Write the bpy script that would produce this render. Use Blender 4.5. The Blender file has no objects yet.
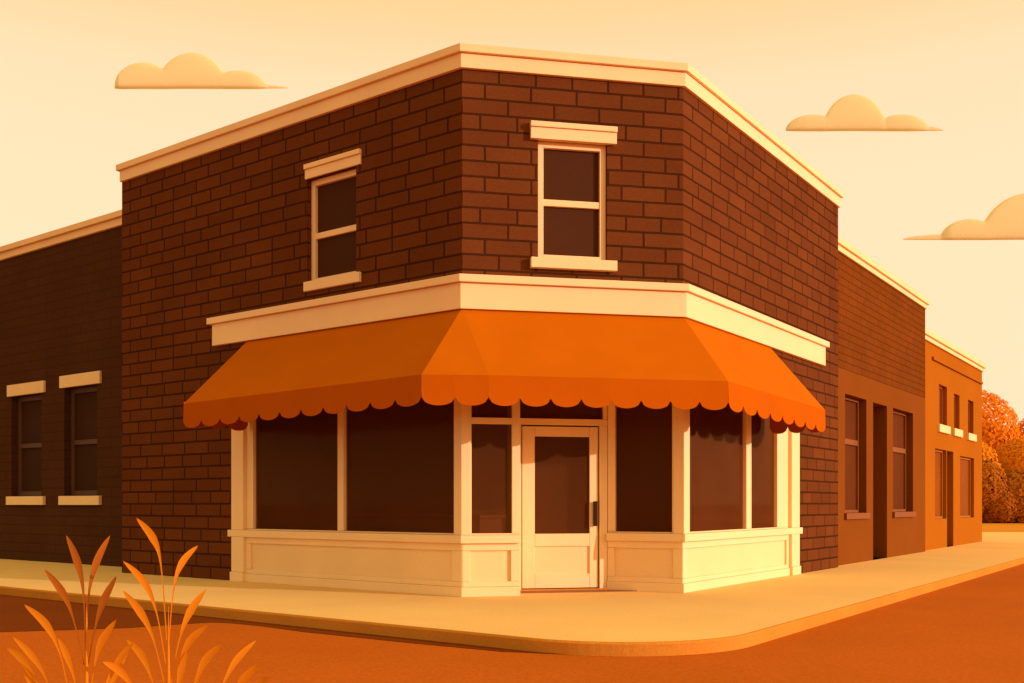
import bpy, bmesh, math, random
from mathutils import Vector, Matrix

# ------------------------------------------------------------------ basics
scn = bpy.context.scene
COL = scn.collection
EYE = 1.25
ROAD_Z = -0.125


def V2(x, y):
    return Vector((x, y))


class Frame:
    """A facade plane: s runs along it, o is how far proud of it, z is height."""
    def __init__(self, p, d, n):
        self.p, self.d, self.n = Vector(p), Vector(d).normalized(), Vector(n).normalized()

    def at(self, s, o, z):
        q = self.p + self.d * s + self.n * o
        return Vector((q.x, q.y, z))

    def plan(self, s, o):
        return self.p + self.d * s + self.n * o


C1 = V2(-0.672, 13.132)
C2 = V2(2.4017, 13.7219)
dL = V2(-0.81032, 0.58599)
dR = V2(0.58625, 0.81013)
dF = (C2 - C1).normalized()
LEN_F = (C2 - C1).length
nL = V2(-dL.y, dL.x)
nF = V2(dF.y, -dF.x)
nR = V2(dR.y, -dR.x)
if nL.y > 0: nL = -nL
LF, FF, RF = Frame(C1, dL, nL), Frame(C1, dF, nF), Frame(C2, dR, nR)


# ------------------------------------------------------------------ materials
def new_mat(name):
    m = bpy.data.materials.new(name)
    m.use_nodes = True
    nt = m.node_tree
    for n in list(nt.nodes):
        if n.type != 'OUTPUT_MATERIAL':
            nt.nodes.remove(n)
    out = [n for n in nt.nodes if n.type == 'OUTPUT_MATERIAL'][0]
    b = nt.nodes.new('ShaderNodeBsdfPrincipled')
    nt.links.new(b.outputs[0], out.inputs[0])
    return m, nt, b, out


def node(nt, typ, **kw):
    n = nt.nodes.new(typ)
    for k, v in kw.items():
        setattr(n, k, v)
    return n


def rgba(c):
    return (c[0], c[1], c[2], 1.0)


def grain(nt, src, big=0.10, fine=0.10, big_scale=1.3, fine_scale=60):
    """multiply a colour socket or colour by mild mottling (dirt and grain)"""
    tc = node(nt, 'ShaderNodeTexCoord')
    last = src
    for amp, sc, det in ((big, big_scale, 4), (fine, fine_scale, 2)):
        nz = node(nt, 'ShaderNodeTexNoise')
        nz.inputs['Scale'].default_value = sc
        nz.inputs['Detail'].default_value = det
        nt.links.new(tc.outputs['Object'], nz.inputs['Vector'])
        mr = node(nt, 'ShaderNodeMapRange')
        mr.inputs['From Min'].default_value = 0.25
        mr.inputs['From Max'].default_value = 0.75
        mr.inputs['To Min'].default_value = 1 - amp
        mr.inputs['To Max'].default_value = 1 + amp
        nt.links.new(nz.outputs['Fac'], mr.inputs['Value'])
        mx = node(nt, 'ShaderNodeVectorMath', operation='MULTIPLY')
        if isinstance(last, tuple):
            mx.inputs[0].default_value = last[:3]
        else:
            nt.links.new(last, mx.inputs[0])
        nt.links.new(mr.outputs[0], mx.inputs[1])
        last = mx.outputs[0]
    return last


def plain(name, c, rough=0.8, spec=0.2, big=0.10, fine=0.08, big_scale=1.3, fine_scale=60, bump=0.0, bump_scale=80):
    m, nt, b, out = new_mat(name)
    nt.links.new(grain(nt, rgba(c), big, fine, big_scale, fine_scale), b.inputs['Base Color'])
    b.inputs['Roughness'].default_value = rough
    b.inputs['Specular IOR Level'].default_value = spec
    if bump:
        tc = node(nt, 'ShaderNodeTexCoord')
        nz = node(nt, 'ShaderNodeTexNoise')
        nz.inputs['Scale'].default_value = bump_scale
        nz.inputs['Detail'].default_value = 6
        nt.links.new(tc.outputs['Object'], nz.inputs['Vector'])
        bp = node(nt, 'ShaderNodeBump')
        bp.inputs['Strength'].default_value = bump
        bp.inputs['Distance'].default_value = 0.01
        nt.links.new(nz.outputs['Fac'], bp.inputs['Height'])
        nt.links.new(bp.outputs[0], b.inputs['Normal'])
    return m


def brick(name, c1, c2, mortar, bw=0.64, rh=0.21, ms=0.016, squash=0.8, shift=(0, 0)):
    m, nt, b, out = new_mat(name)
    uv = node(nt, 'ShaderNodeUVMap')
    mp = node(nt, 'ShaderNodeMapping')
    mp.inputs['Location'].default_value = (shift[0], shift[1], 0)
    nt.links.new(uv.outputs[0], mp.inputs['Vector'])
    # hand-laid wobble
    wob = node(nt, 'ShaderNodeTexNoise')
    wob.inputs['Scale'].default_value = 3.0
    nt.links.new(mp.outputs[0], wob.inputs['Vector'])
    wm = node(nt, 'ShaderNodeVectorMath', operation='MULTIPLY_ADD')
    wm.inputs[1].default_value = (0.02, 0.012, 0)
    nt.links.new(wob.outputs['Color'], wm.inputs[0])
    nt.links.new(mp.outputs[0], wm.inputs[2])
    bt = node(nt, 'ShaderNodeTexBrick')
    bt.offset, bt.offset_frequency, bt.squash, bt.squash_frequency = 0.5, 2, squash, 3
    bt.inputs['Scale'].default_value = 1.0
    bt.inputs['Brick Width'].default_value = bw
    bt.inputs['Row Height'].default_value = rh
    bt.inputs['Mortar Size'].default_value = ms
    bt.inputs['Mortar Smooth'].default_value = 0.15
    bt.inputs['Bias'].default_value = 0.0
    bt.inputs['Color1'].default_value = rgba(c1)
    bt.inputs['Color2'].default_value = rgba(c2)
    bt.inputs['Mortar'].default_value = rgba(mortar)
    nt.links.new(wm.outputs[0], bt.inputs['Vector'])
    nt.links.new(grain(nt, bt.outputs['Color'], 0.10, 0.14, 1.0, 45), b.inputs['Base Color'])
    b.inputs['Roughness'].default_value = 0.9
    b.inputs['Specular IOR Level'].default_value = 0.0
    inv = node(nt, 'ShaderNodeMath', operation='SUBTRACT')
    inv.inputs[0].default_value = 1.0
    nt.links.new(bt.outputs['Fac'], inv.inputs[1])
    bp = node(nt, 'ShaderNodeBump')
    bp.inputs['Strength'].default_value = 0.5
    bp.inputs['Distance'].default_value = 0.012
    nt.links.new(inv.outputs[0], bp.inputs['Height'])
    nt.links.new(bp.outputs[0], b.inputs['Normal'])
    return m


def glass(name, tint):
    m, nt, b, out = new_mat(name)
    nt.nodes.remove(b)
    tr = node(nt, 'ShaderNodeBsdfTransparent')
    tr.inputs[0].default_value = rgba(tint)
    gl = node(nt, 'ShaderNodeBsdfGlossy')
    gl.inputs['Roughness'].default_value = 0.03
    gl.inputs[0].default_value = (0.75, 0.45, 0.22, 1)
    fr = node(nt, 'ShaderNodeFresnel')
    fr.inputs['IOR'].default_value = 1.13
    mx = node(nt, 'ShaderNodeMixShader')
    nt.links.new(fr.outputs[0], mx.inputs[0])
    nt.links.new(tr.outputs[0], mx.inputs[1])
    nt.links.new(gl.outputs[0], mx.inputs[2])
    dust = node(nt, 'ShaderNodeBsdfDiffuse')
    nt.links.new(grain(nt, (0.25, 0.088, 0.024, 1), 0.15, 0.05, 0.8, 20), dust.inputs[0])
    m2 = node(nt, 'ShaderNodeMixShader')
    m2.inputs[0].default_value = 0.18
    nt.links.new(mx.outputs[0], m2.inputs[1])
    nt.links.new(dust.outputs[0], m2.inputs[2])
    nt.links.new(m2.outputs[0], out.inputs[0])
    return m


CREAM = (0.87, 0.62, 0.30)
M = dict(
    cream=plain('cream_paint', CREAM, 0.6, 0.2, 0.05, 0.05, 1.2, 90, 0.06, 40),
    cream_panel=plain('cream_panel_paint', (0.85, 0.595, 0.275), 0.6, 0.2, 0.05, 0.06, 1.2, 90, 0.06, 40),
    stone=plain('painted_stone', (0.86, 0.61, 0.28), 0.8, 0.15, 0.06, 0.07, 1.5, 70, 0.1, 60),
    brick=brick('dark_brick', (0.138, 0.0425, 0.011), (0.112, 0.034, 0.009), (0.050, 0.016, 0.005), ms=0.017),
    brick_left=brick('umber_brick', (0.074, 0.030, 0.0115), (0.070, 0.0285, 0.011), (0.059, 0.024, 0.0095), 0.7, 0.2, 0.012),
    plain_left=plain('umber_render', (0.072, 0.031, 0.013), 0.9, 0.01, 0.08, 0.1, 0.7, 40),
    frame_left=plain('brown_frame_paint', (0.10, 0.045, 0.018), 0.6, 0.2),
    brick_right=brick('rust_brick', (0.158, 0.045, 0.0066), (0.145, 0.042, 0.006), (0.100, 0.028, 0.004), 0.62, 0.155, 0.013),
    plain_right=plain('rust_render', (0.186, 0.055, 0.0062), 0.9, 0.01, 0.07, 0.08, 0.7, 40),
    frame_right=plain('rust_frame_paint', (0.21, 0.062, 0.007), 0.6, 0.2),
    plain_far=plain('ochre_render', (0.33, 0.105, 0.0052), 0.9, 0.01, 0.06, 0.08, 0.5, 30),
    frame_far=plain('ochre_frame_paint', (0.34, 0.110, 0.007), 0.6, 0.2),
    pane_right=plain('brown_window_blind', (0.105, 0.027, 0.004), 0.6, 0.03),
    pane_far=plain('ochre_window_blind', (0.22, 0.060, 0.004), 0.6, 0.03),
    pane_left=plain('dark_window_blind', (0.050, 0.020, 0.007), 0.6, 0.02),
    pane_upper=plain('umber_window_blind', (0.064, 0.022, 0.007), 0.6, 0.03, 0.06, 0.06),
    glass=glass('brown_glass', (0.82, 0.74, 0.62)),
    door_metal=plain('dark_bronze', (0.03, 0.012, 0.005), 0.6, 0.1),
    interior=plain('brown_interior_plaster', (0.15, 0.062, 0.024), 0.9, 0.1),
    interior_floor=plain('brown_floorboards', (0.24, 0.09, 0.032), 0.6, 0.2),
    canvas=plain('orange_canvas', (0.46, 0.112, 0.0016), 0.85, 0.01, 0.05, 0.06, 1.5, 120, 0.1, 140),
    canvas_shaded=plain('shaded_orange_canvas', (0.42, 0.090, 0.0014), 0.85, 0.01, 0.05, 0.06, 1.5, 120, 0.1, 140),  # same awning cloth, darkened for the shade on the upright valance
    roof=plain('roof_felt', (0.25, 0.13, 0.05), 0.9, 0.1),
    sidewalk=plain('sidewalk_concrete', (0.80, 0.54, 0.175), 0.9, 0.01, 0.05, 0.08, 0.6, 35, 0.15, 50),
    kerb=plain('kerb_stone', (0.54, 0.215, 0.026), 0.85, 0.01, 0.08, 0.1, 0.9, 45, 0.15, 60),
    road=plain('orange_road', (0.46, 0.116, 0.0095), 0.9, 0.01, 0.07, 0.14, 0.5, 30, 0.2, 60),
    street_shade=plain('shaded_road', (0.175, 0.043, 0.0048), 0.9, 0.01, 0.07, 0.12, 0.6, 30, 0.2, 60),  # road colour darkened to stand for shade by the left kerb
    ground=plain('dry_earth', (0.36, 0.12, 0.02), 0.95, 0.05, 0.15, 0.1, 0.1, 5),
    lawn=plain('ochre_lawn', (0.61, 0.24, 0.009), 0.95, 0.05, 0.15, 0.15, 0.4, 14),
    bark=plain('brown_bark', (0.09, 0.03, 0.01), 0.95, 0.05),
)


def leaf_mat(name, c, var=0.35, trans=0.35):
    m, nt, b, out = new_mat(name)
    geo = node(nt, 'ShaderNodeNewGeometry')
    mr = node(nt, 'ShaderNodeMapRange')
    mr.inputs['To Min'].default_value = 1 - var
    mr.inputs['To Max'].default_value = 1 + var
    nt.links.new(geo.outputs['Random Per Island'], mr.inputs['Value'])
    mx = node(nt, 'ShaderNodeVectorMath', operation='MULTIPLY')
    mx.inputs[0].default_value = c
    nt.links.new(mr.outputs[0], mx.inputs[1])
    nt.links.new(mx.outputs[0], b.inputs['Base Color'])
    b.inputs['Roughness'].default_value = 0.8
    b.inputs['Specular IOR Level'].default_value = 0.1
    tl = node(nt, 'ShaderNodeBsdfTranslucent')
    nt.links.new(mx.outputs[0], tl.inputs[0])
    ms = node(nt, 'ShaderNodeMixShader')
    ms.inputs[0].default_value = trans
    nt.links.new(b.outputs[0], ms.inputs[1])
    nt.links.new(tl.outputs[0], ms.inputs[2])
    nt.links.new(ms.outputs[0], out.inputs[0])
    return m


M['leaf_orange'] = leaf_mat('orange_leaf', (0.84, 0.32, 0.007), 0.10, 0.45)
M['leaf_rust'] = leaf_mat('rust_leaf', (0.80, 0.33, 0.008), 0.10, 0.45)
M['leaf_brown'] = leaf_mat('brown_leaf', (0.50, 0.165, 0.006), 0.10, 0.4)
M['blade_bright'] = leaf_mat('bright_blade', (0.72, 0.26, 0.008), 0.10, 0.3)
M['blade_dry'] = leaf_mat('dry_blade', (0.40, 0.125, 0.011), 0.10, 0.3)
M['cloud'] = leaf_mat('cloud_vapour', (0.94, 0.87, 0.54), 0.0, 0.55)


# ------------------------------------------------------------------ object helpers
def root_loc(o):
    loc = Vector((0, 0, 0))
    while o is not None:
        loc += o.location
        o = o.parent
    return loc


def thing(name, label, cat, loc, group=None):
    o = bpy.data.objects.new(name, None)
    COL.objects.link(o)
    o.location = loc
    o.empty_display_size = 0.3
    o['label'], o['category'] = label, cat
    if group: o['group'] = group
    return o


def obj(name, bm, mats, parent=None, bevel=0.0, smooth=False, loc=None):
    """link a bmesh given in world coordinates as one mesh object"""
    off = root_loc(parent) if parent else Vector(loc or (0, 0, 0))
    bmesh.ops.translate(bm, verts=bm.verts, vec=-off)
    me = bpy.data.meshes.new(name)
    bm.to_mesh(me)
    bm.free()
    for m in (mats if isinstance(mats, (list, tuple)) else [mats]):
        me.materials.append(m)
    if smooth:
        for p in me.polygons: p.use_smooth = True
    o = bpy.data.objects.new(name, me)
    COL.objects.link(o)
    if parent: o.parent = parent
    else: o.location = off
    if bevel:
        md = o.modifiers.new('Bevel', 'BEVEL')
        md.width, md.segments, md.limit_method = bevel, 2, 'ANGLE'
        md.harden_normals = False
    return o


def struct(name, bm, m, kind='structure'):
    o = obj(name, bm, m)
    o['kind'] = kind
    return o


def NB():
    bm = bmesh.new()
    bm.loops.layers.uv.new('UVMap')
    return bm


def face(bm, pts, uvs=None, mi=0):
    f = bm.faces.new([bm.verts.new(p) for p in pts])
    f.material_index = mi
    if uvs:
        l = bm.loops.layers.uv.verify()
        for lp, uv in zip(f.loops, uvs): lp[l].uv = uv
    return f


def fbox(bm, F, s0, s1, o0, o1, z0, z1, mi=0):
    """box in a facade frame with metre UVs"""
    c = [(s, o, z) for s in (s0, s1) for o in (o0, o1) for z in (z0, z1)]
    v = [bm.verts.new(F.at(*q)) for q in c]
    l = bm.loops.layers.uv.verify()
    fs = []
    for idx, ax in (((0, 1, 3, 2), 0), ((4, 6, 7, 5), 0), ((0, 4, 5, 1), 1), ((2, 3, 7, 6), 1), ((0, 2, 6, 4), 2), ((1, 5, 7, 3), 2)):
        f = bm.faces.new([v[i] for i in idx])
        f.material_index = mi
        for lp, i in zip(f.loops, idx):
            s, o, z = c[i]
            lp[l].uv = {0: (o, z), 1: (s, z), 2: (s, o)}[ax]
        fs.append(f)
    bmesh.ops.recalc_face_normals(bm, faces=fs)


def prism(bm, plan, z0, z1, mi=0):
    lo = [bm.verts.new((p[0], p[1], z0)) for p in plan]
    hi = [bm.verts.new((p[0], p[1], z1)) for p in plan]
    n = len(plan)
    fs = [bm.faces.new(lo), bm.faces.new(hi)]
    for i in range(n):
        fs.append(bm.faces.new([lo[i], lo[(i + 1) % n], hi[(i + 1) % n], hi[i]]))
    for f in fs: f.material_index = mi
    bmesh.ops.recalc_face_normals(bm, faces=fs)


def offset_path(pts, off, outward):
    """offset an open plan polyline by off; outward[i] is the normal of segment i"""
    res = []
    for i, p in enumerate(pts):
        if i == 0: res.append(p + outward[0] * off)
        elif i == len(pts) - 1: res.append(p + outward[-1] * off)
        else:
            a, b = outward[i - 1], outward[i]
            h = (a + b).normalized()
            res.append(p + h * (off / h.dot(a)))
    return res


def sweep(bm, pts, outward, o0, o1, z0, z1, ext=0.0):
    pts = [p.copy() for p in pts]
    if ext:
        pts[0] += (pts[0] - pts[1]).normalized() * ext
        pts[-1] += (pts[-1] - pts[-2]).normalized() * ext
    a, b = offset_path(pts, o0, outward), offset_path(pts, o1, outward)
    n = len(pts)
    rings = [[bm.verts.new((q.x, q.y, z)) for q, z in ((a[i], z0), (b[i], z0), (b[i], z1), (a[i], z1))] for i in range(n)]
    fs = [bm.faces.new(rings[0]), bm.faces.new(rings[-1])]
    for i in range(n - 1):
        for k in range(4):
            fs.append(bm.faces.new([rings[i][k], rings[i][(k + 1) % 4], rings[i + 1][(k + 1) % 4], rings[i + 1][k]]))
    bmesh.ops.recalc_face_normals(bm, faces=fs)


def wall(bm, F, s0, s1, z0, z1, holes=(), t=0.3, zsplit=None, o=0.0):
    """facade sheet with openings and reveals; faces above zsplit use material 0, below it material 1"""
    ss = sorted({s0, s1, *[h[0] for h in holes], *[h[1] for h in holes]})
    zs = sorted({z0, z1, *[h[2] for h in holes], *[h[3] for h in holes], *([zsplit] if zsplit else [])})
    ss = [s for s in ss if s0 <= s <= s1]
    zs = [z for z in zs if z0 <= z <= z1]
    def mi(zc): return 1 if zsplit and zc < zsplit else 0
    for a, b in zip(ss, ss[1:]):
        for c, d in zip(zs, zs[1:]):
            sc, zc = (a + b) / 2, (c + d) / 2
            if any(h[0] < sc < h[1] and h[2] < zc < h[3] for h in holes): continue
            face(bm, [F.at(a, o, c), F.at(b, o, c), F.at(b, o, d), F.at(a, o, d)], [(a, c), (b, c), (b, d), (a, d)], mi(zc))
    for h in holes:
        tt = h[4] if len(h) > 4 else t
        a, b, c, d = h[:4]
        m = mi((c + d) / 2)
        for s in (a, b):
            if s0 < s < s1:
                face(bm, [F.at(s, o, c), F.at(s, o - tt, c), F.at(s, o - tt, d), F.at(s, o, d)], [(0, c), (tt, c), (tt, d), (0, d)], m)
        for z in (c, d):
            if z0 < z < z1:
                face(bm, [F.at(a, o, z), F.at(a, o - tt, z), F.at(b, o - tt, z), F.at(b, o, z)], [(a, 0), (a, tt), (b, tt), (b, 0)], m)


def rect_frame(bm, F, s0, s1, o0, o1, z0, z1, w, wb=None, wt=None):
    wb, wt = wb or w, wt or w
    fbox(bm, F, s0, s0 + w, o0, o1, z0, z1)
    fbox(bm, F, s1 - w, s1, o0, o1, z0, z1)
    fbox(bm, F, s0 + w, s1 - w, o0, o1, z0, z0 + wb)
    fbox(bm, F, s0 + w, s1 - w, o0, o1, z1 - wt, z1)


def part_box(name, F, dims, mat, parent, bevel=0.006):
    bm = NB()
    fbox(bm, F, *dims)
    return obj(name, bm, mat, parent, bevel)


# ------------------------------------------------------------------ corner building
H = 7.10                                                      # top of the brickwork
L_END, R_END = 7.93, 6.90
E_L, E_R = LF.plan(L_END, 0), RF.plan(R_END, 0)
# back corner: E_L + dR*a = E_R + dL*b
det = dR.x * -dL.y - dR.y * -dL.x
dx = E_R - E_L
a_ = (dx.x * -dL.y - dx.y * -dL.x) / det
BACK = E_L + dR * a_
L_STORE, R_STORE, SH = 4.77, 4.58, 2.9

bld = thing('corner_building', 'two-storey dark brick corner shop with cream trim, cream shopfront and orange awning', 'building',
            (BACK.x * 0.4 + C1.x * 0.3 + C2.x * 0.3, BACK.y * 0.4 + C1.y * 0.3 + C2.y * 0.3, 0))

WIN_L = (1.985, 3.03, 4.63, 6.20)
WIN_F = (1.046, 2.022, 4.61, 6.23)
bm = NB()
wall(bm, LF, 0, L_END, 0, H + 0.1, [(0, L_STORE, 0, SH), WIN_L], 0.25)
wall(bm, FF, 0, LEN_F, SH, H + 0.1, [WIN_F], 0.25)
wall(bm, RF, 0, R_END, 0, H + 0.1, [(0, R_STORE, 0, SH)], 0.25)
for p, q in ((E_L, BACK), (BACK, E_R)):
    F = Frame(p, q - p, V2(0, 1))
    wall(bm, F, 0, (q - p).length, 0, H + 0.1)
obj('wall', bm, M['brick'], bld)

foot = [E_L, C1, C2, E_R, BACK]
bm = NB()
ins = [p + (sum(foot, V2(0, 0)) / 5 - p) * 0.012 for p in foot]
prism(bm, ins, H - 0.3, H - 0.15)
prism(bm, [p + (BACK - p) * 0.02 for p in foot], 3.30, 3.45)
obj('roof', bm, M['roof'], bld)

# cornices: a fascia band and a prouder crown above it
path, outw = [LF.plan(L_END, 0), C1, C2, RF.plan(R_END, 0)], [nL, nF, nR]
bm = NB()
sweep(bm, path, outw, -0.02, 0.05, H, 7.295, 0.0)
sweep(bm, path, outw, -0.02, 0.095, 7.297, 7.405, 0.05)
obj('cornice', bm, M['cream'], bld, 0.006)
bm = NB()
for p, q in ((E_L, BACK), (BACK, E_R)):
    d = (q - p).normalized()
    n = V2(d.y, -d.x)
    if n.dot(p - C1) < 0: n = -n
    F = Frame(p, d, n)
    fbox(bm, F, 0, (q - p).length, -0.2, 0.02, H + 0.1, 7.37)
obj('parapet_coping', bm, M['stone'], bld, 0.006)

path2 = [LF.plan(5.24, 0), C1, C2, RF.plan(5.93, 0)]
bm = NB()
sweep(bm, path2, outw, -0.02, 0.07, 3.865, 4.215)
sweep(bm, path2, outw, -0.02, 0.12, 4.217, 4.32, 0.08)
obj('storefront_cornice', bm, M['cream'], bld, 0.006)


def sash_window(F, hole, rec, head, sill, rail_z, parent, fw=0.085, p=0.09):
    s0, s1, z0, z1 = hole
    bm = NB()
    rect_frame(bm, F, s0 + 0.002, s1 - 0.002, -rec - 0.09, -rec, z0 + 0.002, z1 - 0.002, fw, 0.06, 0.09)
    w = obj('window', bm, M['cream'], parent, 0.005)
    a, b, c, d = s0 + fw, s1 - fw, z0 + 0.06, z1 - 0.09
    part_box('meeting_rail', F, (a, b, -rec - 0.07, -rec - 0.012, rail_z - 0.045, rail_z + 0.045), M['cream'], w)
    bm = NB()
    fbox(bm, F, a, b, -rec - 0.085, -rec - 0.055, c, rail_z - 0.045)
    fbox(bm, F, a, b, -rec - 0.085, -rec - 0.055, rail_z + 0.045, d)
    obj('pane', bm, M['pane_upper'], w)
    bm = NB()
    fbox(bm, F, head[0], head[1], -0.02, p - 0.025, head[2], head[3] - 0.075)
    fbox(bm, F, head[0] - 0.004, head[1] + 0.004, -0.02, p, head[3] - 0.073, head[3])
    obj('lintel', bm, M['cream'], w, 0.006)
    part_box('sill', F, (sill[0], sill[1], -0.02 - rec, p, sill[2], sill[3]), M['cream'], w)
    return w


sash_window(LF, WIN_L, 0.085, (1.88, 3.055, 6.20, 6.42), (1.88, 3.06, 4.485, 4.63), 5.34, bld, p=0.05)
sash_window(FF, WIN_F, 0.05, (0.934, 2.145, 6.215, 6.445), (0.934, 2.145, 4.46, 4.60), 5.39, bld)

# --- shopfront
bmS = NB()
B_IN = FF.plan(2.20, -0.65)                                   # inner end of the splayed side of the entry
SF = Frame(C2, B_IN - C2, V2(-0.6, -0.8))
nS = V2(SF.d.y, -SF.d.x)
if nS.y > 0: nS = -nS
SF.n = nS
LEN_S = (B_IN - C2).length

# corner posts
off = offset_path([LF.plan(1, 0), C1, FF.plan(1, 0)], 0.03, [nL, nF])
bm = NB()
prism(bm, [LF.plan(.12, .03), off[1], FF.plan(.11, .03), FF.plan(.11, -.10), LF.plan(.12, -.10)], 0.832, SH - 0.005)
obj('corner_post', bm, M['cream'], bld, 0.006)
off = offset_path([SF.plan(1, 0), C2, RF.plan(1, 0)], 0.03, [nS, nR])
bm = NB()
prism(bm, [SF.plan(.13, .03), off[1], RF.plan(.16, .03), RF.plan(.16, -.10), SF.plan(.13, -.10)], 0.832, SH - 0.005)
obj('corner_post', bm, M['cream'], bld, 0.006)


def bulkhead(F, s0, s1, parent, p0=0.16, p1=0.16, o=0.0):
    """boarded base below a shop window with a sunk panel"""
    bm = NB()
    fbox(bm, F, s0, s1, -0.12 + o, 0.0 + o, 0.132, 0.20)
    fbox(bm, F, s0, s1, -0.12 + o, 0.0 + o, 0.62, 0.718)
    fbox(bm, F, s0, s0 + p0, -0.12 + o, 0.0 + o, 0.202, 0.618)
    fbox(bm, F, s1 - p1, s1, -0.12 + o, 0.0 + o, 0.202, 0.618)
    b = obj('bulkhead', bm, M['cream'], parent, 0.005)
    part_box('panel', F, (s0 + p0 - 0.01, s1 - p1 + 0.01, -0.12 + o, -0.035 + o, 0.19, 0.63), M['cream_panel'], b, 0)
    return b


bulkhead(LF, 0.004, 4.47, bld, 0.17, 0.12)
bulkhead(FF, 0.004, 0.79, bld, 0.10, 0.12)
bulkhead(SF, 0.004, LEN_S - 0.02, bld, 0.14, 0.10)
bulkhead(RF, 0.004, 4.18, bld, 0.14, 0.12)

# plinth and sill run round the corners
bm = NB()
sweep(bm, [LF.plan(4.47, 0), C1, FF.plan(0.795, 0)], [nL, nF], -0.12, 0.022, 0.0, 0.13)
sweep(bm, [SF.plan(LEN_S - 0.02, 0), C2, RF.plan(4.18, 0)], [nS, nR], -0.12, 0.022, 0.0, 0.13)
obj('plinth', bm, M['cream'], bld, 0.005)
bm = NB()
sweep(bm, [LF.plan(4.86, 0), C1, FF.plan(0.797, 0)], [nL, nF], -0.13, 0.055, 0.72, 0.83)
sweep(bm, [SF.plan(LEN_S - 0.022, 0), C2, RF.plan(4.72, 0)], [nS, nR], -0.13, 0.055, 0.72, 0.83)
obj('shop_sill', bm, M['cream'], bld, 0.006)


def shop_window(F, s0, s1, mull, parent, left_w, right_w, o=-0.012, top=2.88, zb=0.832, extra=None):
    bm = NB()
    fbox(bm, F, s0, s1, o - 0.09, o, zb, 0.852)
    fbox(bm, F, s0, s1, o - 0.09, o, top - 0.06, top)
    fbox(bm, F, s0, s0 + left_w, o - 0.09, o, 0.854, top - 0.062)
    fbox(bm, F, s1 - right_w, s1, o - 0.09, o, 0.854, top - 0.062)
    edges = [s0 + left_w]
    for m0, m1 in mull:
        fbox(bm, F, m0, m1, o - 0.09, o + 0.004, 0.854, top - 0.062)
        edges += [m0, m1]
    edges.append(s1 - right_w)
    if extra:
        fbox(bm, F, edges[0], edges[-1], o - 0.09, o - 0.002, *extra)
    w = obj('shop_window', bm, M['cream'], parent, 0.005)
    for a, b in zip(edges[::2], edges[1::2]):
        bm = NB()
        fbox(bm, F, a - 0.005, b + 0.005, o - 0.065, o - 0.055, 0.848, top - 0.055)
        obj('pane', bm, M['glass'], w)
    return w


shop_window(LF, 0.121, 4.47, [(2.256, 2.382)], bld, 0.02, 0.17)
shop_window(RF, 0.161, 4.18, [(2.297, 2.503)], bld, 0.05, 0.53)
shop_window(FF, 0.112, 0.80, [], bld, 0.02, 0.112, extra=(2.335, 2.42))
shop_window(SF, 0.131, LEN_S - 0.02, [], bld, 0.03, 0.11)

# pilasters at the outer ends
for F, a, b in ((LF, 4.472, 4.77), (RF, 4.182, 4.58)):
    bm = NB()
    fbox(bm, F, a, b, -0.12, 0.05, 0.832, SH - 0.004)
    fbox(bm, F, a, b, -0.12, 0.05, 0.152, 0.718)
    fbox(bm, F, a - 0.01, b + 0.015, -0.12, 0.07, 0.0, 0.15)
    obj('pilaster', bm, M['cream'], bld, 0.006)

# entry: return panel, ceiling, door frame, door
bm = NB()
fbox(bm, FF, 0.74, 0.798, -0.64, -0.105, 0.0, 2.88)
obj('return_panel', bm, M['cream'], bld, 0.004)
bm = NB()
prism(bm, [FF.plan(0.70, 0.0), FF.plan(0.70, -0.75), FF.plan(2.22, -0.75), C2 + nR * -0.02], SH - 0.015, SH + 0.06)
obj('entry_ceiling', bm, M['cream'], bld)
DO = -0.65
bm = NB()
fbox(bm, FF, 0.80, 0.945, DO - 0.12, DO, 0.0, 2.385)
fbox(bm, FF, 2.105, 2.22, DO - 0.12, DO, 0.0, 2.385)
fbox(bm, FF, 0.80, 2.22, DO - 0.12, DO + 0.01, 2.387, 2.475)
fbox(bm, FF, 0.80, 2.22, DO - 0.12, DO, 2.83, 2.885)
fbox(bm, FF, 0.80, 0.86, DO - 0.12, DO, 2.477, 2.828)
fbox(bm, FF, 2.16, 2.22, DO - 0.12, DO, 2.477, 2.828)
df = obj('door_frame', bm, M['cream'], bld, 0.005)
part_box('transom_pane', FF, (0.85, 2.17, DO - 0.07, DO - 0.06, 2.47, 2.835), M['glass'], df, 0)
part_box('threshold', FF, (0.80, 2.22, DO - 0.12, DO + 0.06, 0.0, 0.028), M['kerb'], df, 0.004)
D0, D1, dz0, dz1 = 0.965, 2.085, 0.04, 2.365
df_o = DO - 0.03
bm = NB()
fbox(bm, FF, D0, 1.148, df_o - 0.05, df_o, dz0, dz1)
fbox(bm, FF, 1.962, D1, df_o - 0.05, df_o, dz0, dz1)
fbox(bm, FF, 1.15, 1.96, df_o - 0.05, df_o, dz0, 0.24)
fbox(bm, FF, 1.15, 1.96, df_o - 0.05, df_o, 0.64, 0.822)
fbox(bm, FF, 1.15, 1.96, df_o - 0.05, df_o, 2.222, dz1)
door = obj('door', bm, M['cream'], bld, 0.005)
part_box('panel', FF, (1.14, 1.97, df_o - 0.045, df_o - 0.025, 0.23, 0.65), M['cream_panel'], door, 0)
part_box('pane', FF, (1.14, 1.97, df_o - 0.03, df_o - 0.022, 0.815, 2.23), M['glass'], door, 0)
bm = NB()
fbox(bm, FF, 2.005, 2.065, df_o + 0.03, df_o + 0.055, 0.93, 1.29)
fbox(bm, FF, 2.015, 2.055, df_o, df_o + 0.03, 0.96, 1.0)
fbox(bm, FF, 2.015, 2.055, df_o, df_o + 0.03, 1.22, 1.26)
obj('handle', bm, M['door_metal'], door, 0.005)

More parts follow.
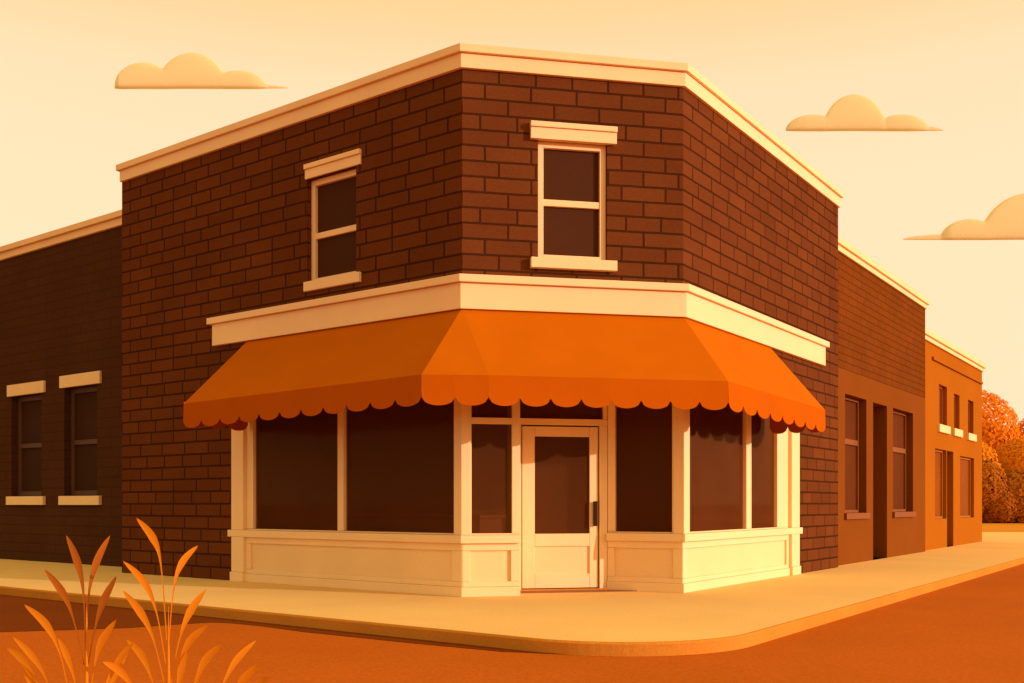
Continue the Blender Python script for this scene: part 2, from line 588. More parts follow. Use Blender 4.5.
# shop interior
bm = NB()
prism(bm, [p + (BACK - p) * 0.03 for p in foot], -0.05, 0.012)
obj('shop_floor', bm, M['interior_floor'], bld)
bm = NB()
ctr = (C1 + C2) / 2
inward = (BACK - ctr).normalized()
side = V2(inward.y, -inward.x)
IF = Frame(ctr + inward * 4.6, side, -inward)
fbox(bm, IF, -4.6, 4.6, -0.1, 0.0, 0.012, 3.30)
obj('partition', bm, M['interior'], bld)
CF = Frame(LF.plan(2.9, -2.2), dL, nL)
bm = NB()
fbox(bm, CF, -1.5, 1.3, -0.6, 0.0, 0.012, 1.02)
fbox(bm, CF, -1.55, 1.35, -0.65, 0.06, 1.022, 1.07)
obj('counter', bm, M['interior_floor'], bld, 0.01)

# --- awning, fixed to the storefront
AZ, EZ = 3.87, 2.84
E1 = V2(-1.075, 11.93)
E2 = V2(2.803, 12.68)
EL = LF.plan(4.40, 1.21)
ER = RF.plan(3.24, 0.936)
P1 = E1 - nF * 0.10 - dF * 0.02
P2 = E1 + dF * 0.80
T_L, T_R = LF.plan(4.40, 0.012), RF.plan(3.24, 0.012)
T1 = offset_path([LF.plan(1, 0), C1, C2], 0.012, [nL, nF])[1]
T2 = offset_path([C1, C2, RF.plan(1, 0)], 0.012, [nF, nR])[1]


def p3(p, z): return Vector((p.x, p.y, z))


def ez(p):
    """eave height: the canvas droops a little towards both ends"""
    a, b = (P1 - EL).length, (ER - E2).length
    if (p - EL).length < a * 1.001 and (p - C1).dot(dF) < (P1 - C1).dot(dF) - 1e-4:
        return EZ - 0.08 * (1 - (p - EL).length / a)
    if (p - ER).length < b * 1.001 and (p - E2).dot(dR) > 1e-4:
        return EZ - 0.07 * (1 - (p - ER).length / b)
    return EZ


bm = NB()
def strip(a, b, c, d, n):   # a-b eave, c-d wall line; gentle sag between
    rows = 8
    grid = []
    for j in range(rows + 1):
        t = j / rows
        row = []
        for i in range(n + 1):
            u = i / n
            e, w = a.lerp(b, u), d.lerp(c, u)
            q = e.lerp(w, t)
            q.z -= 0.012 * math.sin(math.pi * t) * (1 if 0 < i < n else 0)
            row.append(bm.verts.new(q))
        grid.append(row)
    for j in range(rows):
        for i in range(n):
            bm.faces.new([grid[j][i], grid[j][i + 1], grid[j + 1][i + 1], grid[j + 1][i]])


strip(p3(EL, ez(EL)), p3(P1, EZ), p3(T1, AZ), p3(T_L, AZ), 12)
bm.faces.new([bm.verts.new(q) for q in (p3(P1, EZ), p3(P2, EZ), p3(T1, AZ))])
strip(p3(P2, EZ), p3(E2, EZ), p3(T2, AZ), p3(T1, AZ), 12)
strip(p3(E2, EZ), p3(ER, ez(ER)), p3(T_R, AZ), p3(T2, AZ), 12)
# closed ends
for e, w, F, s in ((EL, T_L, LF, 4.40), (ER, T_R, RF, 3.24)):
    bm.faces.new([bm.verts.new(q) for q in (p3(e, ez(e)), p3(w, AZ), p3(w, EZ))])
bmesh.ops.remove_doubles(bm, verts=bm.verts, dist=0.0005)
aw = obj('awning', bm, M['canvas'], bld)
sd = aw.modifiers.new('Solidify', 'SOLIDIFY')
sd.thickness, sd.offset = 0.008, 0

bm = NB()
eave = [EL, P1, P2, E2, ER]
counts = [11, 2, 8, 8]
DROP, SC = 0.27, 0.105
for (a, b), n in zip(zip(eave, eave[1:]), counts):
    dd = (b - a).normalized()
    nn = V2(dd.y, -dd.x)
    if nn.y > 0: nn = -nn
    K = 10
    for i in range(n):
        for k in range(K):
            ts = [(i + k / K) / n, (i + (k + 1) / K) / n]
            zz = []
            for kk in (k, k + 1):
                x = 2 * kk / K - 1
                zz.append(EZ - DROP - SC * math.sqrt(max(0, 1 - x * x)))
            pa, pb = a.lerp(b, ts[0]), a.lerp(b, ts[1])
            oa = nn * 0.006
            fl = lambda q, z: p3(q + oa + nn * (0.012 * (EZ - z)), z - EZ + ez(q))
            bm.faces.new([bm.verts.new(q) for q in (p3(pa, ez(pa) + 0.004), p3(pb, ez(pb) + 0.004), fl(pb, zz[1]), fl(pa, zz[0]))])
for e, w in ((EL, T_L), (ER, T_R)):
    n, K = 3, 10
    for i in range(n):
        for k in range(K):
            t0, t1 = (i + k / K) / n, (i + (k + 1) / K) / n
            f0, f1 = [EZ - DROP - SC * math.sqrt(max(0, 1 - (2 * kk / K - 1) ** 2)) for kk in (k, k + 1)]
            a, b = e.lerp(w, t0), e.lerp(w, t1)
            bm.faces.new([bm.verts.new(q) for q in (p3(a, EZ - 0.05), p3(b, EZ - 0.05), p3(b, f1 - 0.05), p3(a, f0 - 0.05))])
bmesh.ops.remove_doubles(bm, verts=bm.verts, dist=0.0008)
va = obj('valance', bm, M['canvas_shaded'], aw)
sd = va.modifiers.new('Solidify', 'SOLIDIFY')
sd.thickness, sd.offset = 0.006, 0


# ------------------------------------------------------------------ neighbouring buildings
def shell(F, s0, s1, depth, top, parent, mat, o):
    """side walls, back wall and roof behind a facade"""
    A, B = F.plan(s0, o), F.plan(s1, o)
    C, D = F.plan(s1, o - depth), F.plan(s0, o - depth)
    bm = NB()
    for p, q in ((B, C), (C, D), (D, A)):
        G = Frame(p, q - p, V2(0, 1))
        wall(bm, G, 0, (q - p).length, -0.1, top)
    obj('party_wall', bm, mat, parent)
    bm = NB()
    prism(bm, [A + (C - A) * .01, B + (D - B) * .01, C, D], top - 0.35, top - 0.2)
    obj('roof', bm, M['roof'], parent)


def bld_cornice(F, s0, s1, o, z0, z1, z2, parent, p0=0.06, p1=0.12):
    bm = NB()
    fbox(bm, F, s0, s1, o - 0.2, o + p0, z0, z1)
    fbox(bm, F, s0, s1 + 0.05, o - 0.2, o + p1, z1 + 0.002, z2)
    obj('cornice', bm, M['stone'], parent, 0.006)


def plain_window(F, hole, o, rec, fm, pm, parent, bars=(), fw=0.10, name='window', mull=()):
    s0, s1, z0, z1 = hole
    bm = NB()
    rect_frame(bm, F, s0 + .002, s1 - .002, o - rec - .08, o - rec, z0 + .002, z1 - .002, fw)
    for b0, b1 in bars:
        fbox(bm, F, s0 + fw, s1 - fw, o - rec - .07, o - rec - .006, b0, b1)
    w = obj(name, bm, fm, parent, 0.005)
    bm = NB()
    fbox(bm, F, s0 + fw, s1 - fw, o - rec - .078, o - rec - .05, z0 + fw, z1 - fw)
    obj('pane', bm, pm, w)
    return w


# left: a lower dark building, set back
lo = -0.95
c = LF.plan(16, lo - 4)
lb = thing('brick_building', 'low dark brown brick building with two narrow sash windows, left of the corner shop', 'building', (c.x, c.y, 0))
holes = [(10.313, 11.55, 1.42, 3.70), (12.46, 13.74, 1.42, 3.66), (15.0, 16.25, 1.42, 3.66), (17.6, 18.85, 1.42, 3.66)]
bm = NB()
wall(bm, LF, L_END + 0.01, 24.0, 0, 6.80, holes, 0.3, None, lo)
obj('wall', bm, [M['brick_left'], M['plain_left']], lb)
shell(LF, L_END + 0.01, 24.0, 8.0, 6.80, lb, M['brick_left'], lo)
bld_cornice(LF, L_END + 0.012, 24.0, lo, 6.78, 6.93, 7.05, lb)
for h in holes:
    w = plain_window(LF, h, lo, 0.15, M['frame_left'], M['pane_left'], lb, [(2.50, 2.60)], 0.11)
    part_box('lintel', LF, (h[0] - 0.17, h[1] + 0.11, lo - .1, lo + 0.05, h[3] + .002, h[3] + 0.255), M['stone'], w)
    part_box('sill', LF, (h[0] - 0.17, h[1] + 0.11, lo - .14, lo + 0.07, h[2] - 0.19, h[2] - .002), M['stone'], w)

# right: rust coloured building
o2 = -0.15
c = RF.plan(10.8, o2 - 4)
r2 = thing('brick_building', 'rust brown brick building with tall shop windows beside the corner shop', 'building', (c.x, c.y, 0))
R2A, R2B = R_END + 0.01, 14.62
hA, hD, hB = (7.825, 9.34, 1.06, 3.53), (9.84, 10.97, 0.0, 3.52), (11.487, 13.352, 1.06, 3.53)
bm = NB()
wall(bm, RF, R2A, R2B, -0.002, 6.37, [hA, (*hD, 0.4), hB], 0.3, 4.02, o2)
obj('wall', bm, [M['brick_right'], M['plain_right']], r2)
shell(RF, R2A, R2B, 8.0, 6.37, r2, M['plain_right'], o2)
bld_cornice(RF, R2A, R2B, o2, 6.36, 6.47, 6.60, r2, 0.05, 0.10)
for h in (hA, hB):
    w = plain_window(RF, h, o2, 0.16, M['frame_right'], M['pane_right'], r2, [(2.52, 2.64)], 0.06)
    part_box('sill', RF, (h[0] - 0.06, h[1] + 0.08, o2 - .15, o2 + 0.06, h[2] - 0.13, h[2] - .002), M['frame_right'], w)
d = plain_window(RF, (hD[0], hD[1], 2.55, hD[3]), o2, 0.3, M['frame_right'], M['pane_right'], r2, (), 0.07, 'transom')
bm = NB()
rect_frame(bm, RF, hD[0] + .004, hD[1] - .004, o2 - 0.37, o2 - 0.30, 0.01, 2.54, 0.13, 0.3, 0.13)
d = obj('door', bm, M['frame_right'], r2, 0.005)
part_box('panel', RF, (hD[0] + 0.12, hD[1] - 0.12, o2 - 0.36, o2 - 0.33, 0.3, 2.42), M['pane_right'], d, 0)
part_box('handle', RF, (hD[0] + 0.06, hD[0] + 0.10, o2 - 0.30, o2 - 0.25, 0.95, 1.2), M['door_metal'], d, 0.004)

# far right: ochre building
o3 = -0.30
c = RF.plan(18.8, o3 - 4)
r3 = thing('rendered_building', 'plain ochre building with three small upper windows at the far end of the row', 'building', (c.x, c.y, 0))
R3A, R3B = 14.63, 23.04
ups = [(16.864, 17.864, 3.50, 4.64), (18.789, 19.551, 3.50, 4.55), (20.794, 21.645, 3.48, 4.54)]
lows = [(16.385, 17.80, 0.83, 2.80), (19.622, 21.724, 0.82, 2.72)]
hD3 = (17.864, 18.70, 0.0, 2.80)
bm = NB()
wall(bm, RF, R3A, R3B, -0.002, 5.66, [*ups, *lows, (*hD3, 0.9)], 0.3, None, o3)
obj('wall', bm, M['plain_far'], r3)
shell(RF, R3A, R3B, 8.0, 5.66, r3, M['plain_far'], o3)
bld_cornice(RF, R3A, R3B, o3, 5.65, 5.76, 5.92, r3, 0.06, 0.12)
part_box('string_course', RF, (16.0, 22.9, o3 - 0.05, o3 + 0.06, 5.22, 5.30), M['plain_far'], r3)
for h in ups:
    w = plain_window(RF, h, o3, 0.12, M['frame_far'], M['pane_far'], r3, (), 0.05)
    part_box('sill', RF, (h[0] - 0.20, h[1] + 0.16, o3 - .1, o3 + 0.07, h[2] - 0.22, h[2] - .002), M['stone'], w)
for h in lows:
    plain_window(RF, h, o3, 0.10, M['frame_far'], M['pane_far'], r3, (), 0.06)
bm = NB()
rect_frame(bm, RF, hD3[0] + .004, hD3[1] - .004, o3 - 0.87, o3 - 0.80, 0.01, 2.79, 0.10, 0.25, 0.1)
d = obj('door', bm, M['frame_far'], r3, 0.005)
part_box('panel', RF, (hD3[0] + .09, hD3[1] - .09, o3 - 0.86, o3 - 0.83, 0.25, 2.70), M['pane_far'], d, 0)
part_box('handle', RF, (hD3[0] + .05, hD3[0] + .08, o3 - 0.80, o3 - 0.76, 0.95, 1.15), M['door_metal'], d, 0.004)

# ------------------------------------------------------------------ ground, road, pavement
def flat(name, pts, z, m, kind='structure'):
    bm = NB()
    face(bm, [(p[0], p[1], z) for p in pts])
    for f in bm.faces:
        if f.normal.z < 0: f.normal_flip()
    bmesh.ops.triangulate(bm, faces=bm.faces)
    return struct(name, bm, m, kind)


bm = NB()
face(bm, [(-1500, -1500, ROAD_Z - 0.012), (1500, -1500, ROAD_Z - 0.012), (1500, 1500, ROAD_Z - 0.012), (-1500, 1500, ROAD_Z - 0.012)])
struct('ground', bm, M['ground'])

WL, WR = 2.78, 2.44                                            # pavement widths on the two streets
# kerb corner
QL, QR = LF.plan(0, WL), RF.plan(0, WR)
det = (-dL.x) * (-dR.y) - (-dL.y) * (-dR.x)
dd = QR - QL
t_ = (dd.x * (-dR.y) - dd.y * (-dR.x)) / det
X = QL - dL * t_                                               # where the two kerb lines would meet
RADIUS = 1.55
ctrp = X + dL * RADIUS + dR * RADIUS                           # the lines are square to each other
arc = []
for i in range(25):
    a = math.pi / 2 * i / 24
    arc.append(ctrp - dR * RADIUS * math.cos(a) - dL * RADIUS * math.sin(a))
edge = [LF.plan(60, WL)] + arc + [RF.plan(120, WR)]
LSET, RSET = -0.95, -0.30
inner_w = 0.045                                                 # kerb width


def inset(path, d):
    res = []
    for i, p in enumerate(path):
        a = path[max(0, i - 1)]
        b = path[min(len(path) - 1, i + 1)]
        t = (b - a).normalized()
        n = V2(-t.y, t.x)                                      # towards the buildings
        res.append(p + n * d)
    return res


test = inset(edge, 1.0)
sgn = 1 if (test[12] - ctrp).length < (edge[12] - ctrp).length else -1
inner = inset(edge, sgn * inner_w)
bm = NB()
plan = inner + [RF.plan(120, -6), RF.plan(36, -6), RF.plan(36, -16), RF.plan(23.0, -16), RF.plan(23.0, -1.0), RF.plan(3, -1.0),
                FF.plan(1.5, -1.2), LF.plan(3, -1.4), LF.plan(60, -1.4)]
vs = [bm.verts.new((p.x, p.y, 0)) for p in plan]
f = bm.faces.new(vs)
bmesh.ops.triangulate(bm, faces=[f])
bmesh.ops.recalc_face_normals(bm, faces=bm.faces)
struct('sidewalk', bm, M['sidewalk'])
bm = NB()
prof = [(0.0, ROAD_Z - 0.01), (0.0, -0.018), (0.018, 0.0), (inner_w, 0.0)]
rows = []
for o_, z_ in prof:
    pp = inset(edge, sgn * o_)
    rows.append([bm.verts.new((q.x, q.y, z_)) for q in pp])
for r0, r1 in zip(rows, rows[1:]):
    for i in range(len(edge) - 1):
        bm.faces.new([r0[i], r0[i + 1], r1[i + 1], r1[i]])
bmesh.ops.recalc_face_normals(bm, faces=bm.faces)
struct('kerb', bm, M['kerb'])

outer = inset(edge, -sgn * 0.0)
road_plan = [edge[0]] + edge[1:] + [RF.plan(120, WR + 14), V2(20, -25), V2(-40, -25), LF.plan(60, WL + 16)]
flat('road', road_plan, ROAD_Z, M['road'])
# shade painted as a dark sheet along the left kerb, tapering round the corner
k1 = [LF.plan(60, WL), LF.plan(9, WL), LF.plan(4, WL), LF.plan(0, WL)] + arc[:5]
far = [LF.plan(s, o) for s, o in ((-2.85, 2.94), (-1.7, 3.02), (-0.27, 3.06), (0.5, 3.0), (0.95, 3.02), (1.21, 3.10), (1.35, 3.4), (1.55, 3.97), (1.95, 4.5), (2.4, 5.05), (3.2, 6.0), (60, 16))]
flat('street_shade', k1 + far, ROAD_Z + 0.004, M['street_shade'])

flat('lawn', [V2(10, 44), V2(75, 41.5), V2(110, 95), V2(-10, 110)], 0.004, M['lawn'])


# ------------------------------------------------------------------ trees beyond the lawn
def tube(bm, pts, radii, seg=8):
    rings = []
    for i, p in enumerate(pts):
        t = (pts[min(i + 1, len(pts) - 1)] - pts[max(i - 1, 0)]).normalized()
        a = t.orthogonal().normalized()
        b = t.cross(a)
        rings.append([bm.verts.new(p + (a * math.cos(2 * math.pi * k / seg) + b * math.sin(2 * math.pi * k / seg)) * radii[i]) for k in range(seg)])
    for r0, r1 in zip(rings, rings[1:]):
        for k in range(seg):
            bm.faces.new([r0[k], r0[(k + 1) % seg], r1[(k + 1) % seg], r1[k]])


def tree(name, label, x, y, lobes, trunk_h, trunk_r, mat, n, size, seed, group, cat='tree'):
    """lobes: (dx, dy, z, r) clumps of leaves"""
    rnd = random.Random(seed)
    t = thing(name, label, cat, (x, y, 0), group)
    bm = NB()
    base = Vector((x, y, -0.05))
    top = Vector((x + 0.2, y, trunk_h))
    tube(bm, [base, base.lerp(top, 0.5) + Vector((0.1, 0, 0)), top], [trunk_r * 1.3, trunk_r, trunk_r * 0.7])
    for dx, dy, z, r in lobes:
        c = Vector((x + dx, y + dy, z))
        st = base.lerp(top, 0.75)
        tube(bm, [st, st.lerp(c, 0.5) + Vector((0, 0, 0.2)), c], [trunk_r * 0.55, trunk_r * 0.35, trunk_r * 0.1], 6)
    obj('trunk', bm, M['bark'], t)
    bm = NB()
    tot = sum(l[3] ** 2 for l in lobes)
    for dx, dy, z, r in lobes:
        c = Vector((x + dx, y + dy, z))
        for _ in range(int(n * r * r / tot)):
            v = Vector((rnd.gauss(0, 1), rnd.gauss(0, 1), rnd.gauss(0, 1))).normalized()
            rad = r * (0.90 + 0.10 * rnd.random()) if rnd.random() < 0.88 else r * (0.5 + 0.55 * rnd.random())
            p = c + Vector((v.x, v.y, v.z * 0.95)) * rad
            if p.z < 0.1: continue
            a = (v + Vector((rnd.gauss(0, .2), rnd.gauss(0, .2), rnd.gauss(0, .2)))).normalized()
            u = a.orthogonal().normalized()
            u.rotate(Matrix.Rotation(rnd.random() * 6.283, 3, a))
            w = a.cross(u)
            s = size * rnd.uniform(0.7, 1.2)
            bm.faces.new([bm.verts.new(p + q) for q in (u * s, w * s * 0.6, -u * s, -w * s * 0.6)])
    obj('crown', bm, mat, t)
    return t


TG = 'trees beyond the lawn'
tree('tree', 'tall bright orange round-topped tree directly behind the ochre building', 33.9, 72.3,
     [(0, 0, 6.6, 3.3), (-2.7, 0.6, 5.5, 2.5), (2.2, 0.4, 4.4, 2.7), (-1.4, -.3, 3.3, 2.6), (0.7, -0.6, 2.9, 2.5)], 4.0, 0.3, M['leaf_orange'], 20000, 0.17, 1, TG)
tree('tree', 'orange round-topped tree cut off by the right edge of the picture', 40.4, 73.4,
     [(0, 0, 5.3, 3.1), (-2.1, 0, 3.6, 2.6), (2.7, 0.4, 4.7, 2.7), (0.2, -.4, 2.7, 2.5)], 3.4, 0.28, M['leaf_orange'], 18000, 0.17, 2, TG)
SG = 'shrubs in front of the trees'
tree('shrub', 'rust coloured double-domed shrub in front of the tall orange tree', 33.4, 67,
     [(-2.7, 0, 3.3, 2.7), (1.5, -0.2, 3.6, 2.3), (-0.7, 0.1, 2.1, 2.35), (1.0, 0, 1.4, 1.9), (-2.6, 0, 1.2, 1.8)], 1.9, 0.18, M['leaf_rust'], 20000, 0.15, 3, SG, 'shrub')
tree('shrub', 'rust coloured low shrub beside the right edge of the picture', 38.1, 67.5,
     [(0, 0, 2.4, 2.45), (2.1, 0, 1.9, 2.2), (-1.2, 0, 1.4, 1.75)], 1.4, 0.16, M['leaf_rust'], 15000, 0.15, 4, SG, 'shrub')
tree('shrub', 'dark brown shrub hugging the corner of the ochre building', 31.1, 64,
     [(-.75, 0, 2.45, 1.9), (0.6, 0, 1.3, 1.6), (-1.6, 0, 1.3, 1.5)], 1.2, 0.14, M['leaf_brown'], 13000, 0.135, 5, SG, 'shrub')
tree('shrub', 'dark brown round shrub, lowest and foremost in the group', 33.0, 64.5,
     [(0, 0, 1.55, 2.15), (1.6, 0.2, 1.0, 1.6), (-1.4, 0, .8, 1.5), (2.8, .2, .8, 1.4)], 1.0, 0.14, M['leaf_brown'], 16000, 0.135, 6, SG, 'shrub')


# ------------------------------------------------------------------ grass plants in the foreground
def grass_plant(label, x, y, leaves, stem_top, dry, seed):
    rnd = random.Random(seed)
    t = thing('grass_plant', label, 'plant', (x, y, ROAD_Z), 'tall grass plants in the foreground')
    bm = NB()
    bs = NB()
    base = Vector((x, y, ROAD_Z))
    tube(bs, [base, base + Vector((0.003, 0, stem_top * 0.5)), base + Vector((0, 0.01, stem_top))], [0.014, 0.010, 0.001], 8)
    for li, L in enumerate(leaves):
        pts = [base + Vector((a, 0, b)) for a, b in reversed(L)]
        dep = rnd.uniform(-0.10, 0.10)
        # smooth curve through the four points
        P = []
        full = [pts[0]] + pts + [pts[-1]]
        for i in range(1, len(full) - 2):
            p0, p1, p2, p3_ = full[i - 1:i + 3]
            for k in range(6):
                u = k / 6
                P.append(0.5 * ((2 * p1) + (p2 - p0) * u + (2 * p0 - 5 * p1 + 4 * p2 - p3_) * u * u + (3 * p1 - p0 - 3 * p2 + p3_) * u ** 3))
        P.append(pts[-1].copy())
        n = len(P)
        for i in range(n): P[i].y += dep * (i / (n - 1)) ** 1.5
        wmax = 0.0215 * rnd.uniform(0.9, 1.12)
        rowsv = []
        for i in range(n):
            tt = i / (n - 1)
            T = (P[min(i + 1, n - 1)] - P[max(i - 1, 0)]).normalized()
            side_ = T.cross(Vector((0, 1, 0))).normalized()
            prof = 0.16 + 0.84 * max(0.0, min(1.0, (tt - 0.30) / 0.36)) ** 1.2 if tt < 0.66 else max(0.0, 1 - ((tt - 0.66) / 0.34) ** 2.0)
            w = wmax * max(prof, 0.02)
            keel = Vector((0, 0.22 * w, 0))
            rowsv.append([bm.verts.new(P[i] + side_ * w), bm.verts.new(P[i] + keel), bm.verts.new(P[i] - side_ * w)])
        for r0, r1 in zip(rowsv, rowsv[1:]):
            for k in range(2):
                f = bm.faces.new([r0[k], r0[k + 1], r1[k + 1], r1[k]])
                f.material_index = 1 if li in dry else 0
                f.smooth = True
    obj('leaves', bm, [M['blade_bright'], M['blade_dry']], t)
    obj('stem', bs, M['blade_bright'], t, smooth=True)
    return t


GP1 = [[(-0.107, 1.200), (-0.045, 1.043), (-0.011, 0.835), (0.000, 0.367)], [(0.101, 1.195), (0.039, 1.043), (0.006, 0.835), (0.000, 0.367)],
       [(-0.236, 1.009), (-0.135, 0.880), (-0.073, 0.733), (-0.011, 0.469)], [(0.197, 0.975), (0.113, 0.835), (0.056, 0.677), (0.011, 0.469)],
       [(-0.360, 0.806), (-0.231, 0.694), (-0.146, 0.525), (-0.090, 0.272)], [(-0.372, 0.638), (-0.281, 0.525), (-0.214, 0.384), (-0.158, 0.159)],
       [(0.203, 0.733), (0.107, 0.609), (0.056, 0.469), (0.023, 0.272)], [(-0.383, 0.469), (-0.327, 0.384), (-0.270, 0.272), (-0.203, 0.103)],
       [(0.197, 0.525), (0.124, 0.384), (0.079, 0.243), (0.045, 0.075)], [(-0.46, 0.56), (-0.37, 0.50), (-0.27, 0.36), (-0.15, 0.06)],
       [(0.29, 0.60), (0.20, 0.50), (0.12, 0.34), (0.03, 0.06)], [(-0.16, 0.62), (-0.11, 0.52), (-0.06, 0.36), (-0.02, 0.06)]]
GP2 = [[(-0.175, 1.296), (-0.084, 1.184), (-0.039, 1.032), (-0.006, 0.609)], [(0.158, 1.139), (0.073, 1.043), (0.028, 0.880), (0.000, 0.497)],
       [(-0.214, 1.060), (-0.113, 0.936), (-0.056, 0.761), (-0.011, 0.469)], [(-0.236, 0.891), (-0.141, 0.761), (-0.073, 0.598), (-0.011, 0.328)],
       [(0.203, 0.891), (0.118, 0.767), (0.062, 0.609), (0.011, 0.328)], [(-0.236, 0.609), (-0.152, 0.525), (-0.090, 0.384), (-0.034, 0.187)],
       [(0.253, 0.705), (0.135, 0.609), (0.068, 0.452), (0.023, 0.215)], [(0.327, 0.598), (0.220, 0.497), (0.146, 0.328), (0.079, 0.103)],
       [(-0.33, 0.50), (-0.25, 0.44), (-0.16, 0.30), (-0.06, 0.06)], [(0.60, 0.42), (0.51, 0.36), (0.41, 0.24), (0.27, 0.03)], [(0.12, 0.55), (0.08, 0.44), (0.05, 0.3), (0.01, 0.05)],
       [(0.479, 0.598), (0.372, 0.486), (0.293, 0.328), (0.180, 0.075)], [(0.535, 0.491), (0.439, 0.395), (0.360, 0.272), (0.248, 0.046)]]
grass_plant('shorter grass plant with browner upper blades, near the left picture edge', -2.398, 5.5, GP1, 0.88, {0, 1, 2, 3}, 11)
grass_plant('taller bright orange grass plant with blades spreading low to the right', -1.937, 5.5, GP2, 0.80, set(), 12)


# ------------------------------------------------------------------ clouds
def cloud(label, x, y, z, lobes, seed, depth=5.0):
    """lobes: (dx, half width, height) humps on a flat base; a puffed slab with rounded edges"""
    bm = NB()
    a = min(l[0] - l[1] for l in lobes)
    b = max(l[0] + l[1] for l in lobes)
    n, m = 150, 20
    def hgt(u):
        return max([l[2] * math.sqrt(max(0.0, 1 - ((u - l[0]) / l[1]) ** 2)) for l in lobes] + [0.02])
    cols = []
    for i in range(n + 1):
        u = a + (b - a) * (0.5 - 0.5 * math.cos(math.pi * i / n))
        h = hgt(u)
        ring = []
        for k in range(m):
            th = 2 * math.pi * k / m
            # superellipse section: full face, rounded rim
            cy, cz = math.cos(th), math.sin(th)
            sy = math.copysign(abs(cy) ** 0.4, cy)
            sz = math.copysign(abs(cz) ** 0.6, cz)
            ring.append(bm.verts.new((x + u, y + depth * 0.5 * min(1.0, h / 9) * sy, z + h * 0.5 * (1 + sz))))
        cols.append(ring)
    for r0, r1 in zip(cols, cols[1:]):
        for k in range(m):
            bm.faces.new([r0[k], r0[(k + 1) % m], r1[(k + 1) % m], r1[k]])
    bm.faces.new(cols[0]); bm.faces.new(cols[-1])
    bmesh.ops.recalc_face_normals(bm, faces=bm.faces)
    o = obj('cloud', bm, M['cloud'], smooth=True, loc=(x, y, z))
    o['label'], o['category'], o['group'] = label, 'cloud', 'small clouds in the sky'
    o['kind'] = 'thing'
    return o


# metres at 600 m: one picture unit there is about 0.614 m
cloud('three-humped flat-bottomed cloud above the left end of the brick roofline', -193, 600, 256.5,
      [(-33, 18, 15.5), (-3, 21, 21.5), (25, 18, 10.5), (26, 30, 2.4), (0, 42, 5)], 1)
cloud('flat-bottomed cloud with one tall hump in the middle, right of the roof peak', 216, 600, 230.5,
      [(-6, 19, 22), (-31, 17, 9.5), (23, 17, 9.5), (22, 27, 3.4), (-6, 36, 6)], 2)
cloud('cloud cut off by the right picture edge, with a long pointed left tail', 290, 600, 163.5,
      [(30, 32, 29), (-9, 18, 12.5), (-18, 32, 3.4), (28, 45, 8), (62, 24, 14)], 3)

# ------------------------------------------------------------------ light, sky, camera
AZ_S, EL_S = math.radians(-23.0), math.radians(12.2)
sdir = Vector((math.cos(AZ_S) * math.cos(EL_S), math.sin(AZ_S) * math.cos(EL_S), math.sin(EL_S)))
sun = bpy.data.lights.new('sun', 'SUN')
sun.energy, sun.angle, sun.color = 3.8, math.radians(0.5), (1.0, 0.75, 0.72)
so = bpy.data.objects.new('sun', sun)
COL.objects.link(so)
so.rotation_euler = sdir.to_track_quat('Z', 'Y').to_euler()
so.location = sdir * 60

w = bpy.data.worlds.new('World')
scn.world = w
w.use_nodes = True
nt = w.node_tree
nt.nodes.clear()
out = node(nt, 'ShaderNodeOutputWorld')
sky = node(nt, 'ShaderNodeTexSky', sky_type='NISHITA')
sky.sun_disc = False
sky.sun_elevation = EL_S
sky.sun_rotation = math.atan2(sdir.x, sdir.y)
sky.dust_density = 8.0
b1 = node(nt, 'ShaderNodeBackground')
warm = node(nt, 'ShaderNodeVectorMath', operation='MULTIPLY')
warm.inputs[1].default_value = (1.0, 0.55, 0.2)
nt.links.new(sky.outputs[0], warm.inputs[0])
nt.links.new(warm.outputs[0], b1.inputs[0])
b1.inputs[1].default_value = 0.05
tc = node(nt, 'ShaderNodeTexCoord')
sp = node(nt, 'ShaderNodeSeparateXYZ')
nt.links.new(tc.outputs['Generated'], sp.inputs[0])
rp = node(nt, 'ShaderNodeValToRGB')
els = rp.color_ramp.elements
stops = [(0.0, (0.88, 0.57, 0.365)), (0.30, (0.88, 0.545, 0.345)), (0.385, (0.87, 0.525, 0.32)), (0.46, (0.83, 0.45, 0.205)), (0.62, (0.80, 0.50, 0.24)), (1.0, (0.68, 0.47, 0.23))]
els[0].position, els[0].color = stops[0][0], rgba(stops[0][1])
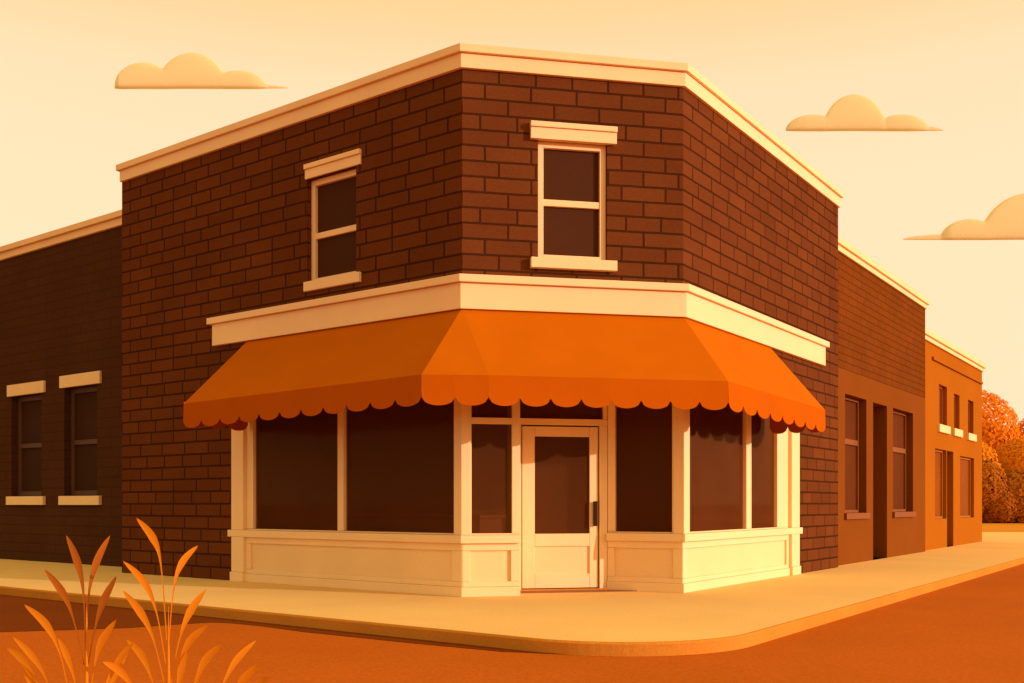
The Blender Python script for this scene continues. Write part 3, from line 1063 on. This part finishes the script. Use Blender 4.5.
els[1].position, els[1].color = stops[-1][0], rgba(stops[-1][1])
for p, c in stops[1:-1]:
    e = els.new(p)
    e.color = rgba(c)
nt.links.new(sp.outputs['Z'], rp.inputs[0])
b2 = node(nt, 'ShaderNodeBackground')
b2.inputs[1].default_value = 1.42
# the sky opposite the low sun is a little dimmer and less red
az = node(nt, 'ShaderNodeVectorMath', operation='DOT_PRODUCT')
az.inputs[1].default_value = (-0.72, -0.69, 0.0)
nt.links.new(tc.outputs['Generated'], az.inputs[0])
am = node(nt, 'ShaderNodeMapRange')
am.inputs['From Min'].default_value, am.inputs['From Max'].default_value = 0.0, 0.9
nt.links.new(az.outputs['Value'], am.inputs['Value'])
dim = node(nt, 'ShaderNodeMix', data_type='RGBA')
AI = [i for i in dim.inputs if i.type == 'RGBA']
AI[0].default_value = (1, 1, 1, 1)
AI[1].default_value = (0.68, 0.85, 0.84, 1)
nt.links.new(am.outputs[0], dim.inputs[0])
mu = node(nt, 'ShaderNodeVectorMath', operation='MULTIPLY')
nt.links.new(rp.outputs[0], mu.inputs[0])
nt.links.new([o for o in dim.outputs if o.type == 'RGBA'][0], mu.inputs[1])
nt.links.new(mu.outputs[0], b2.inputs[0])
ad = node(nt, 'ShaderNodeAddShader')
nt.links.new(b1.outputs[0], ad.inputs[0])
nt.links.new(b2.outputs[0], ad.inputs[1])
nt.links.new(ad.outputs[0], out.inputs[0])

cam = bpy.data.cameras.new('camera')
co = bpy.data.objects.new('camera', cam)
COL.objects.link(co)
co.location = (0, 0, EYE)
co.rotation_euler = (math.pi / 2, 0, 0)
cam.sensor_width = 36.0
cam.lens = 36.0 * 977 / 1024
cam.shift_y = (504 - 341.5) / 1024
cam.clip_end = 5000
scn.camera = co

scn.view_settings.view_transform = 'Standard'
scn.view_settings.look = 'None'
scn.view_settings.exposure = 0.0
scn.view_settings.gamma = 1.0
scn.view_settings.use_curve_mapping = False
scn.render.engine = 'CYCLES'
scn.cycles.use_denoising = True
scn.cycles.max_bounces = 8
